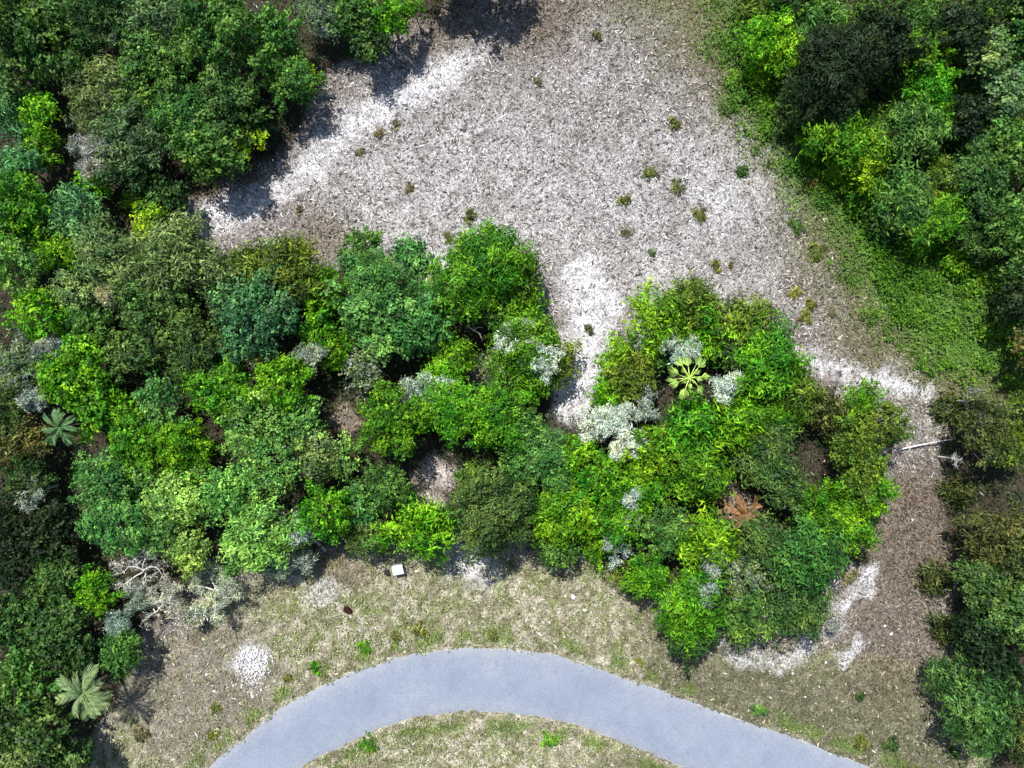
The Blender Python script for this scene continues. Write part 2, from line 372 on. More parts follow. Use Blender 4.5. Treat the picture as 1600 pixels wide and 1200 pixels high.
def crown_mesh(name, R, style, seed):
    """a lumpy crown of leaf sprays round the tips of unseen twigs; real metres, centre at its base plane"""
    r = np.random.default_rng(seed)
    cfg = dict(oak=(.18, .38, .55, .30, .62, .95), fine=(.14, .30, .50, .23, .60, 1.15), feather=(.18, .36, .42, .44, .28, 1.0),
               sparse=(.14, .26, .45, .25, .60, .55), bush=(.28, .50, .62, .19, .55, 1.1))[style]
    l0, l1, zr, size, asp, dens = cfg
    n = int({'oak': 28, 'fine': 42, 'feather': 30, 'sparse': 36, 'bush': 10}[style] * (R / 3.5) ** .8) + 4
    C = []
    ang0 = r.uniform(0, 6.28)
    lob = 1 + .18 * np.sin(2 * np.linspace(0, 2 * np.pi, 360) + r.uniform(0, 6)) + .14 * np.sin(3 * np.linspace(0, 2 * np.pi, 360) + r.uniform(0, 6)) + .08 * np.sin(5 * np.linspace(0, 2 * np.pi, 360) + r.uniform(0, 6))
    for i in range(n):
        rho = .84 * math.sqrt((i + .4) / n); th = ang0 + i * 2.39996 + r.normal() * .25
        rr = rho * lob[int(math.degrees(th)) % 360] * r.uniform(.80, 1.22)
        z = zr * math.sqrt(max(0, 1 - rho * rho)) + r.normal() * .13
        C.append((rr * math.cos(th) * R, rr * math.sin(th) * R, z * R, R * r.uniform(l0, l1) * (1.05 - .35 * rho)))
    for i in range(n // 2):                                             # lower skirt
        th = r.uniform(0, 6.28); rho = r.uniform(.45, .8)
        C.append((rho * math.cos(th) * R, rho * math.sin(th) * R, r.uniform(-.05, .15) * R, R * r.uniform(l0, l1) * .9))
    PP = []; NN = []; TT = []
    for (cx, cy, cz, lr) in C:
        ns = int(max(6, lr * lr * 34 * dens * (.25 / size) ** .6))
        D = r.normal(size=(ns * 2, 3)); D /= np.linalg.norm(D, axis=1)[:, None]
        D = D[D[:, 2] > -.35][:ns]; ns = len(D)
        rad = lr * (1 - .35 * r.random(ns) ** 2) * np.where(r.random(ns) < .12, r.uniform(1.05, 1.45, ns), 1)
        sc_ = D * rad[:, None] * [1, 1, .72] + [cx, cy, cz]
        lt = r.random(); k = 9
        st = r.random(ns)
        flat = sc_ - [0, 0, 0]; flat = flat / (np.linalg.norm(flat[:, :2], axis=1)[:, None] + .3); flat[:, 2] = -.15
        ax = flat * .8 + D * [.6, .6, .3] + r.normal(size=(ns, 3)) * [.45, .45, .2]; ax /= np.linalg.norm(ax, axis=1)[:, None]
        tl = {'oak': 1.5, 'fine': 1.9, 'feather': 2.0, 'sparse': 2.4, 'bush': 1.3}[style] * size * r.uniform(.5, 1.5, ns)
        along = (np.linspace(-.4, .8, k)[None] * tl[:, None])[..., None] * ax[:, None]
        off = along + r.normal(size=(ns, k, 3)) * size * (.40 if style != 'feather' else .34)
        P = sc_[:, None] + off; N = D[:, None] * 1.0 + [0, 0, .40] + r.normal(size=(ns, k, 3)) * .36
        PP.append(P.reshape(-1, 3)); NN.append(N.reshape(-1, 3))
        TT.append(np.stack([r.random(ns * k), np.repeat(st, k), np.full(ns * k, lt)], 1))
    P = np.concatenate(PP); N = np.concatenate(NN); T = np.concatenate(TT)
    V, F = leaf_quads(P, N, np.full(len(P), size), asp, r, .12)
    return mesh_np(name, V, F, M_LEAF, np.repeat(T, 4, axis=0)), C

def trunk_mesh(name, R, lobes, h, seed, mat=M_BARK):
    """tapered trunk with limbs reaching into the crown's lumps; crown base plane at z=h"""
    r = np.random.default_rng(seed); g = Geo()
    tr = max(.05, R * .055); top = h + .22 * R
    b = r.normal(size=2) * .05 * R
    pts = [(0, 0, -.15), (0, 0, .25), (b[0], b[1], h * .5), (b[0] * .4, b[1] * .4, h * .8), (0, 0, top)]
    g.tube(pts, [tr * 1.5, tr * 1.1, tr * .9, tr * .75, tr * .45], 7)
    for (cx, cy, cz, lr) in lobes[::2]:
        s = r.uniform(.45, .9); st = np.array([b[0] * .4, b[1] * .4, h * s + .05]); e = np.array([cx, cy, h + cz])
        mid = st * .45 + e * .55 + [0, 0, -.08 * R] + r.normal(size=3) * .05 * R
        g.tube([st, mid, e], [tr * .42, tr * .28, tr * .10], 4)
    return g.mesh(name, mat)

CROWNS = {}
def get_crown(R, style):
    sizes = [.9, 1.5, 2.4, 3.3, 4.4] if style != 'bush' else [.35, .6, .9, 1.5, 2.4]
    s = min(sizes, key=lambda q: abs(math.log(q / R)))
    nvar = 3 if s < 4 else 2
    v = int(rng.integers(nvar)); key = (style, s, v)
    if key not in CROWNS:
        me, lobes = crown_mesh(f'{style}_crown', s, style, 100 + len(CROWNS) * 7)
        CROWNS[key] = (me, lobes, trunk_mesh(f'{style}_trunk', s, lobes, 1.25 * s, 500 + len(CROWNS)))
    return CROWNS[key], s

PAL = dict(  # leaf colours: r, g, b, share of grey moss
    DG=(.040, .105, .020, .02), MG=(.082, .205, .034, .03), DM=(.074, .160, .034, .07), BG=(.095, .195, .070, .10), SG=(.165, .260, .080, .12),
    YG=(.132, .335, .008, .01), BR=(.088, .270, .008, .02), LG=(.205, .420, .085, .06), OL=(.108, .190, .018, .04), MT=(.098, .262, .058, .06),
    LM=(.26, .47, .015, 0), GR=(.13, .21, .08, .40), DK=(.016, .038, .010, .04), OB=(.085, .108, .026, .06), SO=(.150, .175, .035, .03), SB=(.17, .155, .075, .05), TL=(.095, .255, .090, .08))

def tree(px, py, r, style, colour, label, h=None, name='tree', cat='tree', group=None, sink=None):
    Rm = r * S; top = h if h else min(8.5, 1.28 * Rm + 1.35 + rng.uniform(-.5, .7))
    Rw = Rm * (H - top * .8) / H * 1.07
    x, y = W(px, py, top * .78)
    (cm, lobes, tm), s = get_crown(Rw, style)
    k = Rw / s; base = max(.1, top - .62 * Rw)                      # height of the crown's base plane
    rz = rng.uniform(0, 6.28); c = PAL[colour]; j = 1 + rng.normal() * .07
    col = (c[0] * j * (1 + rng.normal() * .10), c[1] * j, c[2] * j, c[3])
    ex = rng.uniform(-.14, .14)
    e = thing(name, label, cat, (x, y, 0), rz, group)
    obj('crown', cm, e, (0, 0, base), (0, 0, 0), (k * (1 + ex), k * (1 - ex), k * rng.uniform(.9, 1.15)), col)
    obj('trunk', tm, e, (0, 0, 0), (0, 0, 0), (k, k, base / (1.25 * s)))
    return e

GL = {}
def grp(c): return None
TREES = '''
-40 -40 70 oak MG|tree cut by the top left corner of the photo, only its lower rim showing
55 45 62 oak MG|broad mid green oak filling the top left corner of the wood
18 105 42 oak DM|dark round oak at the left edge just below the corner oak
150 15 48 feather DG|dark ragged crown at the top edge, right of the corner oak
232 28 58 feather BG|grey green crown with drooping sprays at the top edge, upper left
345 48 60 oak MG|large streaky mid green oak near the top, left of the wood's dark notch
425 68 44 oak MG|lumpy oak standing closest to the dark notch at the top of the wood
455 132 38 fine MG|fresh green crown on the clearing's rim, highest of those along the slanting wood edge
487 122 16 bush YG|small yellow green bush sticking out at the wood's sharp corner into the clearing
352 150 50 oak DM|dark oak hanging over the shade, between the rim crown and the big middle oak
238 105 62 fine MG|wide fine leaved oak in the middle of the upper left wood
120 95 40 feather DG|dark crown in the hollow under the corner oak
158 150 50 feather SG|sage tinted crown above the twin yellow green crowns
290 188 52 fine MG|dense oak above the clearing's lower slanting rim, with dark shade under it
332 238 44 oak MG|rounded oak over the dark shaded bank, left of the lime yellow pair
392 190 30 oak DG|dark low crown in the shade behind the lime bush
200 220 52 feather BG|grey green mossy oak right of the bare grey snag in the upper left wood
62 178 28 fine YG|upper of the twin yellow green crowns near the left edge
64 232 32 fine YG|lower of the twin yellow green crowns near the left edge
8 180 34 feather TL|pale mossy crown cut by the left edge beside the twin yellow green crowns
28 262 32 feather TL|blue grey small crown at the left edge under the twin yellow green crowns
146 284 27 fine YG|yellow green low crown under the bare grey snag
30 322 48 oak BR|vivid green tree at the left edge, above the lime green tree
118 338 42 feather TL|blue green tree with drooping sprays between the vivid left edge tree and the lime bush
212 275 32 oak DG|dark tree in the gap above the brightest lime bush
265 315 28 oak DG|dark little tree wedged between the lime bush and the white sand tip
558 22 36 oak MG|left one of the bushy trees hanging down from the top edge beside the clearing
612 28 30 fine BR|right one of the bushy trees hanging down from the top edge beside the clearing
500 22 32 feather GR|mossy pale crown at the top edge over the dark notch
648 16 15 bush YG|tiny yellow green bush at the top edge where the clearing begins
585 68 26 oak DG|dark low tree in the shade where the top wood meets the clearing
775 -52 46 oak DM|tree beyond the top edge that throws its shade on the clearing's top
700 -50 44 oak DG|tree beyond the top edge, left of the shade on the clearing's top
18 402 52 fine LG|lime green tree at the left edge beneath the vivid green one
85 388 34 fine YG|small yellow green tree touching the lime tree at the left edge
60 492 44 fine YG|yellowish tree left of the small tan patch in the wood
118 455 34 sparse SG|thin light crown right beside the small tan patch
140 505 36 fine MG|green tree directly under the small tan patch
175 404 54 feather SG|pale sage tree just under the brightest lime bush
268 402 56 feather SG|sage tree with fine streaks bordering the white sand's left tip
330 425 36 feather SG|smaller sage tree between the streaky sage tree and the clearing's lower edge
245 485 58 fine DM|wide dark olive oak in the middle of the left wood
300 545 50 fine DM|dark oak below the wide dark olive oak
400 492 64 fine TL|large blue green oak, the bluest crown in the wood
350 465 34 fine BG|blue green crown leaning against the large blue green oak's left side
455 420 46 feather OL|olive tree on the clearing's lower rim with reddish twigs above it
398 415 30 feather OL|low olive tree right where the lower rim of the clearing bends
508 452 38 fine YG|yellow green tree between the blue green oak and the mint green one
498 510 30 fine BR|bright small tree below the yellow green one, beside the blue green oak
530 545 30 fine BR|bright green tree at the dark hollow under the mint green oak
475 565 26 fine GR|grey green mossy small tree under the blue green oak
118 585 52 oak BR|mid green tree left of centre in the left wood, above the teal palm
165 640 42 oak BR|fresh green tree right of the teal palm
205 552 44 fine DM|dark tree between the wide olive oak and the mid green tree above the teal palm
18 585 34 feather GR|greyish mossy tree at the left edge level with the dark oak
52 540 26 feather GR|small grey mossy tree near the left edge above the other mossy one
28 690 46 fine OB|brownish olive tree at the left edge under the mossy ones
45 745 36 fine DG|dark tree at the left edge beneath the brownish olive one
252 645 46 fine MT|green tree at the upper left end of the brightest canopy
345 612 50 fine BR|vivid green oak at the top of the brightest canopy
438 600 44 fine YG|yellow green oak at the top right of the brightest canopy
215 692 50 fine BR|vivid green tree at the left tip of the brightest canopy
290 705 46 fine YG|yellow green tree in the lower middle of the brightest canopy
395 662 56 sparse LG|pale lime oak with open texture in the middle of the bright canopy
470 655 36 sparse LG|small pale tree at the right rim of the bright canopy, beside the brown bare patch
425 725 50 sparse LG|sage oak with open curly foliage beneath the pale lime oak
490 712 40 fine SG|sage tree at the right of the curly sage oak
532 715 32 sparse LG|yellowish sage tree under the brown bare patch
355 765 42 fine LG|light green tree directly above the pale lime bushy one near the road verge
165 755 52 fine MT|mint tinted oak at the left rim above the grey snags
178 815 50 fine MT|lower mint tinted oak just above the grey dead thicket
280 775 58 fine LG|large light green oak in the lower left canopy
298 862 34 fine LG|light green tree reaching down between the grey snags
240 830 36 fine MT|green tree between the mint oak and the light tree above the snags
405 838 54 feather LG|pale lime bushy tree hanging over the verge, with grey moss at its right side
508 800 42 fine BR|vivid small tree by the fallen white log
556 792 30 fine MT|small green tree right of the vivid one by the log
574 838 26 feather DM|dark green shrub like tree on the verge left of the white utility box
600 762 38 fine MG|olive green tree left of the pinkish bare patch
655 828 46 feather YG|yellow green tree straight above the white utility box
562 392 32 oak MG|round green tree on the clearing's lower rim, left of the pale branches
640 400 26 oak MT|small round tree between the pale branches and white sand
668 430 24 oak MT|small sage tree right beside the bare pale branches
588 440 52 fine MT|grey green oak below the round rim tree
603 505 62 oak MT|mint green oak with a clear scalloped lower edge above the dark hollow
662 495 42 oak MT|mint green crown joined to the right of the scalloped oak
568 580 28 sparse GR|small mossy tree in the dark hollow
748 418 66 feather BR|big grass green tree jutting into the clearing, left of the sand neck
808 432 40 feather OL|olive tree on the right shoulder of the big grass green tree
812 478 30 feather YG|yellowish small tree under the olive shoulder tree
768 470 32 fine MG|green tree below the big grass green tree
708 555 34 feather YG|small yellow green tree in the middle wood, left of the curved white branch
690 598 32 feather YG|yellow green tree above the darkest vivid oaks of the middle wood
820 545 52 feather YG|olive tree with white moss on top by the sand neck
866 566 30 feather OL|olive tree forming the left bank of the sand neck
832 606 30 fine YG|yellowish green tree low on the left bank of the sand neck
780 580 32 sparse SG|thin sage tree under the moss topped olive tree
615 655 54 fine BR|deep vivid oak left of centre in the middle wood, right of the brown bare patch
695 635 48 fine BR|vivid oak right beside the deep vivid one
765 652 54 fine BR|green oak in the middle of the middle wood
812 674 44 fine MG|green tree where the sand neck ends
850 718 48 fine MT|bluish green tree below the sand neck's end
812 735 36 oak MG|dark green tree right of the pinkish bare patch
772 802 66 fine DM|big dark fine leaved oak standing over the verge's middle
740 745 26 fine OL|small olive tree on the pinkish bare patch's right rim
875 800 50 feather YG|yellow green tree right of the big dark oak by the verge
892 712 36 fine YG|yellow green tree left below the white moss patch
870 858 30 fine MG|small tree at the verge edge under the yellow green one
1022 500 44 feather YG|olive yellow tree on the right bank of the sand neck's head
1080 472 36 feather OL|tree at the topmost tip of the right hand grove
1108 510 44 feather BR|olive tree at the upper side of the right hand grove above the palm
1172 512 42 feather OL|sage olive tree at the grove's upper right rim
1138 492 26 sparse SG|pale thin tree between the two olive trees at the grove's top
968 558 26 feather YG|bright bush like tree at the sand neck's right bank
992 594 38 oak OL|round olive tree left of the fan palm
950 618 23 feather YG|yellow green tree at the lower right end of the sand neck
1050 545 28 feather MG|tree just above left of the fan palm
1200 565 52 feather BR|green tree right of the fan palm
1242 612 42 feather OL|tree on the grove's right rim near the white sand streak
1150 555 26 oak DG|dark low tree in the shade right of the fan palm
1080 668 46 feather BR|vivid tree straight below the fan palm
1156 662 44 feather YG|bright yellow green tree right below the fan palm
1205 645 34 feather BR|tree beneath the one right of the palm
1010 708 44 fine YG|yellowish tree with reddish tips right of the white moss patch
1000 765 40 fine YG|yellow green tree below the one with reddish tips
1092 738 46 feather BR|vivid green tree in the heart of the right hand grove
935 745 42 fine BR|green tree below the white moss patch
960 815 42 fine BR|tree in the lower left of the right hand grove
925 850 26 fine YG|small tree at the grove's bottom left by the verge
1042 830 42 fine MG|dark tree below the grove's heart
1200 692 34 feather DM|dark tree above the brown shaded opening
1184 722 30 feather DM|green tree left of the brown shaded opening
1215 752 38 feather DM|dark tree under the brown shaded opening
1345 625 32 fine YG|olive bush like tree at the grove's far right tip
1378 664 36 fine OL|olive tree at the grove's right rim beside the dark tree shadow
1335 690 38 fine OL|olive brown tree in the grove's right side
1345 735 44 fine OL|olive tree above the curly green one at the grove's right
1292 640 30 sparse OB|thin brownish tree beside the pinkish bare ground
1284 786 38 fine BR|curly bright green tree right of the brown dead fronds
1355 768 42 fine YG|yellow green tree at the grove's rightmost rim by the brown track
1325 825 42 fine BR|green tree over the brown track, lower right rim of the grove
1108 845 44 feather YG|bright yellow green tree below the brown dead fronds
1190 850 40 feather DM|dark tree right below the brown dead fronds
1262 868 52 feather MG|large tree in the lower right of the grove
1250 938 48 feather DM|tree over the grey scrub at the grove's bottom right
1010 902 36 fine BR|tree at the grove's lower left side above the verge
1082 948 52 feather BR|vivid tree at the grove's bottom, nearest the road
1158 902 36 sparse GR|mossy open tree in the dark gap of the lower grove
1172 962 40 feather MG|green tree right of the vivid bottom tree
1078 998 36 oak DG|dark low tree hanging below the vivid bottom tree
970 900 22 bush OL|yellowish shrub at the verge beside the grove's bottom left
1200 52 34 feather YG|bright grassy tree at the top edge, left rim of the upper right wood
1222 85 26 feather YG|small bright green tree under the grassy one of the upper right wood
1280 28 40 feather MG|green tree at the top edge right of the bright grassy one
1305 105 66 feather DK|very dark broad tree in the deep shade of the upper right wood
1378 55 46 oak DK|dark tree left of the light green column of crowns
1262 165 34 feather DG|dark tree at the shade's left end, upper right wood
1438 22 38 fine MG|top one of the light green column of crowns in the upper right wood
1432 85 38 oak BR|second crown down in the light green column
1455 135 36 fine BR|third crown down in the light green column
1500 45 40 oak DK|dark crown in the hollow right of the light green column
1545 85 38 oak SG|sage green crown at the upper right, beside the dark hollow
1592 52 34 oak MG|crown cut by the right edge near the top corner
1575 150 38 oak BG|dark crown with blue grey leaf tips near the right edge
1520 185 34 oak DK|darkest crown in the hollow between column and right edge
1308 212 40 feather BR|fresh green tree at the lower edge of the deep shade
1352 246 38 feather YG|yellow green tree right below the fresh one at the wood's rim
1428 205 42 feather MG|tree in the middle of the upper right wood's rim
1462 175 28 fine BR|small tree joining the column to the rim trees
1585 235 44 oak MG|mid green tree at the right edge, upper quarter
1535 278 50 fine DM|dark speckled tree left of the right edge tree
1592 340 44 fine MG|speckled tree at the right edge a little lower
1420 315 44 feather MG|tree in the hooked end of the upper right wood
1475 288 36 fine OL|olive tree between the hooked end and the dark speckled tree
1465 345 34 feather BR|bright low tree above the grass belt
1540 368 36 feather DG|dark low tree above the grass belt's right end
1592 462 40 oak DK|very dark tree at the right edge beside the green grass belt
1628 545 40 oak OB|dull brownish tree at the right edge by the grass belt's end
1538 672 50 sparse OB|dull olive open crowned tree casting the big shadow by the right edge
1602 650 38 sparse OL|brownish dull tree at the right edge behind the open crowned one
1572 700 30 sparse OL|small olive crown below the open crowned tree at the right edge
1550 835 40 feather OB|brown olive tree at the top of the lower right wood
1600 868 46 fine OB|olive tree at the right edge in the lower right wood
1545 918 48 oak DM|round dark oak in the middle of the lower right wood
1592 960 50 oak DM|dark oak at the right edge of the lower right wood
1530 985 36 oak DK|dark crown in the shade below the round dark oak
1486 1060 34 feather DM|spiky low tree at the tip of the lower right wood
1540 1112 58 feather DM|wide olive green tree near the bottom right corner
1605 1130 50 feather OB|olive tree at the bottom right corner cut by the edge
1555 1040 42 oak DK|dark tree behind the spiky low one of the lower right wood
6 645 38 fine DM|dark green tree at the left edge beside the pale grey snag
1596 8 38 oak DG|dark tree in the top right corner
1240 -12 36 oak DG|dark tree cut by the top edge beside the bright grassy one
1600 410 40 fine MG|green speckled tree at the right edge above the very dark one
152 925 34 fine YG|yellow green tree left of the grey dead thicket
85 905 44 fine DM|dark tree at the left, above the lower left wood's middle
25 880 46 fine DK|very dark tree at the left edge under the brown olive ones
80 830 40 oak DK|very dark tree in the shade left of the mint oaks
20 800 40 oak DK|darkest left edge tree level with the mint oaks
92 985 44 oak DM|dark tree in the lower left wood
25 975 44 oak DG|dark left edge tree in the lower left wood
188 1018 34 fine MG|green tree at the tip of the lower left wood by the pale ground
48 1060 44 oak MG|tree left of the pale palm at the bottom left
118 1020 32 oak DG|small dark tree right above the pale palm
75 1140 46 oak DM|tree under the pale palm at the bottom left
12 1130 38 oak DG|tree at the left edge close to the bottom corner
20 1190 42 feather SG|sage tree in the bottom left corner
110 1195 36 oak DG|dark tree at the bottom edge of the lower left wood
'''
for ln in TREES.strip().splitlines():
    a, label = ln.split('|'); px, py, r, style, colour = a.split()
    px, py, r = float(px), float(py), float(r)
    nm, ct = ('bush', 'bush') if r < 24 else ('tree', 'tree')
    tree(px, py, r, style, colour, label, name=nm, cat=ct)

# ------------------------------------------------------------------ shrubs
def shrub(px, py, r, colour, label, group=None, hh=None, name='shrub'):
    Rw = r * S * rng.uniform(.85, 1.15); x, y = W(px, py, Rw * .5)
    (cm, lobes, tm), s = get_crown(Rw, 'bush'); k = Rw / s; c = PAL[colour]; j = 1 + rng.normal() * .08
    return thing(name, label, 'shrub', (x, y, -.02), rng.uniform(0, 6.28), group, cm, (k, k * rng.uniform(.7, 1.15), k * (hh or .8) * rng.uniform(.5, 1.1)), (c[0] * j, c[1] * j, c[2] * j, c[3]))
SHRUBS = '''
200 315 13 LM|small lime yellow bush up left of the largest lime one
1060 290 13 SO|largest dark round shrub in the middle right of the clearing
1095 335 9 SO|small shrub down right of the largest clearing shrub
977 313 9 SO|yellow green small shrub left of the largest clearing shrub
1015 270 7 SO|tiny shrub up left of the largest clearing shrub
978 362 8 SB|faint shrub straight below the yellow green small one in the clearing
1055 193 9 SO|shrub on its own in the upper right of the clearing
735 336 10 SO|shrub standing just above the big grass green tree
640 293 9 SB|lonely dull shrub in the left half of the clearing
618 193 8 SB|dull shrub below the upper sand streak, right one of two
592 208 8 SB|dull shrub below the upper sand streak, left one of two
563 237 8 SB|dull shrub at the lower side of the sand streak
468 327 7 SB|dull shrub near the clearing's left end
840 126 7 SB|small dull shrub high in the middle of the clearing
932 54 7 SB|small dull shrub near the top edge of the clearing
1120 413 9 SO|round shrub right above the right hand grove's tip
1142 415 5 SB|tiny dull tuft beside the round shrub above the grove
1247 352 14 MG|green shrub, biggest near the grass belt on the clearing's right
1277 393 12 SO|olive shrub down right of the biggest one by the grass belt
1243 458 9 SO|shrub above the pair near the white streak on the right
1268 476 9 SO|upper one of the pair of shrubs by the right white streak
1260 494 10 SO|lower one of the pair of shrubs by the right white streak
1302 488 7 SB|faint tuft right of the pair by the right white streak
1161 268 7 DG|dark tuft in the clearing's right part below the olive ground
1204 255 5 DG|tiny dark tuft near the right grass rim
920 514 7 SB|dull little shrub on the white sand neck
1020 395 5 DG|tiny dark tuft right of centre above the sand neck
1130 175 5 DG|tiny dark tuft high on the clearing's right
1266 290 10 SO|low olive tuft on the rim of the right grass belt
570 1012 10 BR|bright green round tussock left one of three above the road
618 996 9 SO|middle one of three green tussocks above the road
655 988 14 SO|wide green tussock, right one of three above the road
492 1043 10 BR|round green tussock just above the road's left bend
450 1060 7 SO|small tussock left of the round one by the road's left bend
335 1108 9 SO|tussock beside the road's lower left end
218 1150 12 SB|dark flat tuft on the pale ground of the lower left
330 1150 8 SO|tuft close to the road at the bottom left
1188 1112 12 MG|green tuft above the road on the right
1345 1160 9 SO|tuft above the road's right end
1395 1165 11 DG|dark tuft beyond the road's right end
1345 1090 7 DG|dark little tuft on the dull verge at the right
1490 1175 8 DG|dark little tuft at the verge near the bottom right corner
860 1160 14 BR|green tuft patch under the road's middle
575 1165 12 BR|green tuft patch inside the road's left curve
1000 1035 9 SO|small olive tuft above the road right of the middle
770 995 10 SO|green tuft on the road's upper edge at the middle
985 918 16 SO|yellow green low shrub at the verge below the grove
458 385 9 SO|reddish olive shrub tip on the lower rim of the clearing
700 372 8 SO|small shrub between white sand and the big grass green tree
1330 905 14 SB|brownish low shrub on the track's left side
1345 870 16 SB|brownish olive shrub at the top left of the brown track
'''
for ln in SHRUBS.strip().splitlines():
    a, label = ln.split('|'); px, py, r, colour = a.split()
    shrub(float(px), float(py), float(r), colour, label, hh=.8 if float(r) < 20 else 1.2)

for px, py, r, c_, h_, lab in ((240, 348, 27, 'LM', 5.2, "bright lime yellow bush, largest of the lime ones, left of the white sand's tip"),
        (384, 238, 15, 'LM', 3.2, 'left half of the lime yellow pair on the slanting rim of the wood'), (406, 217, 15, 'LM', 3.4, 'right half of the lime yellow pair on the slanting rim of the wood'),
        (1236, 178, 24, 'DG', 1.9, 'dark low bush in the shade at the left foot of the broad dark tree'), (1270, 212, 24, 'YG', 1.8, 'yellow green low bush left of the fresh tree at the upper right rim'),
        (1318, 262, 22, 'YG', 1.8, 'small yellow green bush on the grass rim under the fresh tree'), (1345, 300, 22, 'BR', 1.7, 'fresh low bush at the grass rim, left of the hooked wood end'),
        (1385, 345, 24, 'MG', 1.9, 'green low bush at the grass rim, below the hooked wood end'), (1440, 372, 22, 'YG', 1.6, 'bright low bush at the top of the grass belt'),
        (1500, 405, 22, 'BR', 1.6, 'fresh low bush in the upper part of the grass belt'), (1186, 110, 20, 'YG', 1.5, 'bright low bush at the left foot of the grassy tree by the top edge'),
        (1180, 20, 18, 'OL', 1.5, 'olive low bush on the grass at the top edge, left of the wood'), (1488, 640, 18, 'OB', 1.0, 'brownish low bush right of the white streak'),
        (1500, 770, 16, 'OB', .9, 'low brownish bush in the dark shade above the lower right wood'), (1462, 905, 17, 'OB', 1.0, 'low brownish bush at the foot of the round dark oak'), (1478, 985, 16, 'OB', .9, 'low brownish bush by the track above the spiky low tree')):
    tree(px, py, r, 'bush' if c_ == 'LM' else 'feather', c_, lab, h=h_, name='bush', cat='bush')

# ------------------------------------------------------------------ dead and mossy trees
def dead_tree(px, py, r, top, label, moss=.6, seed=1, wood=M_GREYWOOD, name='dead_tree', mossc=(.42, .49, .43), spread=1.0, thick=.030, sprays=.62):
    top = top - .2 if top > 6.1 else top
    q = np.random.default_rng(seed); R = r * S * (H - top) / H; x, y = W(px, py, top * .9)
    e = thing(name, label, 'dead tree', (x, y, 0), q.uniform(0, 6.28))
    t = Geo(); t.tube([(0, 0, -.1), (q.normal() * .1, q.normal() * .1, top * .35), (0, 0, top * .62)], [R * .05 + .05, R * .04 + .04, R * .03 + .03], 7)
    obj('trunk', t.mesh('trunk', wood), e)
    g = Geo(); tips = []
    def grow(p, d, L, rad, depth):
        n = 4; pts = [p]; dd = d.copy()
        for i in range(n):
            dd = dd + q.normal(size=3) * .24; dd[2] = dd[2] * .75 + (.05 if depth < 2 else -.04); dd /= np.linalg.norm(dd)
            p = p + dd * L / n; pts.append(p)
            if depth >= 1: tips.append(p)
        g.tube(pts, np.linspace(rad, rad * .45, n + 1), 4 if depth < 2 else 3)
        if depth < 4:
            for i in range(3 if depth < 2 else 2):
                k = q.integers(1, n + 1); nd = dd + q.normal(size=3) * .75; nd[2] *= .5; nd /= np.linalg.norm(nd)
                grow(pts[k], nd, L * q.uniform(.5, .8), rad * .55, depth + 1)
    for i in range(6):
        th = i * 1.05 + q.normal() * .3
        grow(np.array([0, 0, top * q.uniform(.45, .62)]), np.array([math.cos(th), math.sin(th), .55]), R * .62 * spread, R * thick + .02, 0)
    obj('branches', g.mesh('branches', wood), e)
    T = np.array(tips); T = T[q.random(len(T)) < moss * sprays]
    k = 6; P = (T[:, None] + q.normal(size=(len(T), k, 3)) * [.16, .16, .16]).reshape(-1, 3)
    V, F = leaf_quads(P, q.normal(size=P.shape) + [0, 0, .8], np.full(len(P), .34), .11, q, .3)
    mo = mesh_np('moss', V, F, M_LEAF, np.repeat(np.stack([q.random(len(P)), np.repeat(q.random(len(T)), k), np.full(len(P), .6)], 1), 4, axis=0))
    obj('moss', mo, e, color=(*mossc, 0))
    return e
D = dead_tree
D(112, 226, 32, 8.4, 'bare grey snag with a dense grey twig crown right of the twin yellow green crowns', .8, 1, mossc=(.42, .41, .42))
D(958, 668, 42, 8.0, 'tree clad in white moss, the biggest white patch of the right hand grove', 1, 2, mossc=(.76, .80, .76))
D(990, 704, 24, 8.0, 'narrow white moss hung branch tail right below the biggest white patch', 1, 3, mossc=(.78, .82, .76))
D(812, 530, 36, 7.6, 'white mossed branches on top of the olive tree beside the sand neck, upper left ones', .6, 4, mossc=(.75, .80, .76))
D(850, 566, 26, 7.4, 'white mossed branches on top of the olive tree beside the sand neck, lower right ones', .7, 5, mossc=(.75, .80, .76))
D(622, 616, 28, 8.0, 'pale grey mossy branches above the deep vivid oak of the middle wood', .8, 6, mossc=(.48, .58, .50))
D(675, 606, 26, 7.8, 'thin pale mossy branches right of those above the deep vivid oak', .6, 7, mossc=(.45, .58, .50))
D(1148, 602, 24, 7.2, 'small white mossed snag right of the fan palm', .9, 8, mossc=(.72, .78, .76))
D(1030, 518, 30, 7.4, 'white mossed branches in the grove top, left above the fan palm', .5, 9, mossc=(.70, .76, .70))
D(1078, 540, 24, 7.4, 'pale mossed branches right above the fan palm', .6, 10, mossc=(.66, .74, .68))
D(1000, 790, 16, 7.8, 'tiny white mossed treetop in the lower left of the right hand grove', .5, 11, mossc=(.52, .60, .58))
D(992, 820, 20, 7.2, 'leafless white twigs over the dark hole in the right hand grove', .08, 12)
D(970, 868, 28, 7.0, 'leaning white bare branches at the lower left rim of the right hand grove', .12, 13, mossc=(.5, .6, .56))
D(1130, 892, 22, 7.8, 'grey bare twigs at the dark gap of the lower grove', .15, 14, mossc=(.45, .52, .5))
D(1112, 940, 22, 8.4, 'small grey mossy tip on the vivid bottom tree of the grove', .8, 15, mossc=(.4, .48, .44))
D(1010, 633, 24, 7.2, 'grey bare branches between the round olive tree and the biggest white patch', .3, 16)
D(212, 898, 50, 4.2, 'leafless brownish grey thicket, widest of the dead ones near the pale verge', .12, 17, mossc=(.60, .57, .52), thick=.02)
D(250, 945, 34, 3.0, 'white grey dead shrub below the leafless thicket', .4, 18, mossc=(.6, .58, .52))
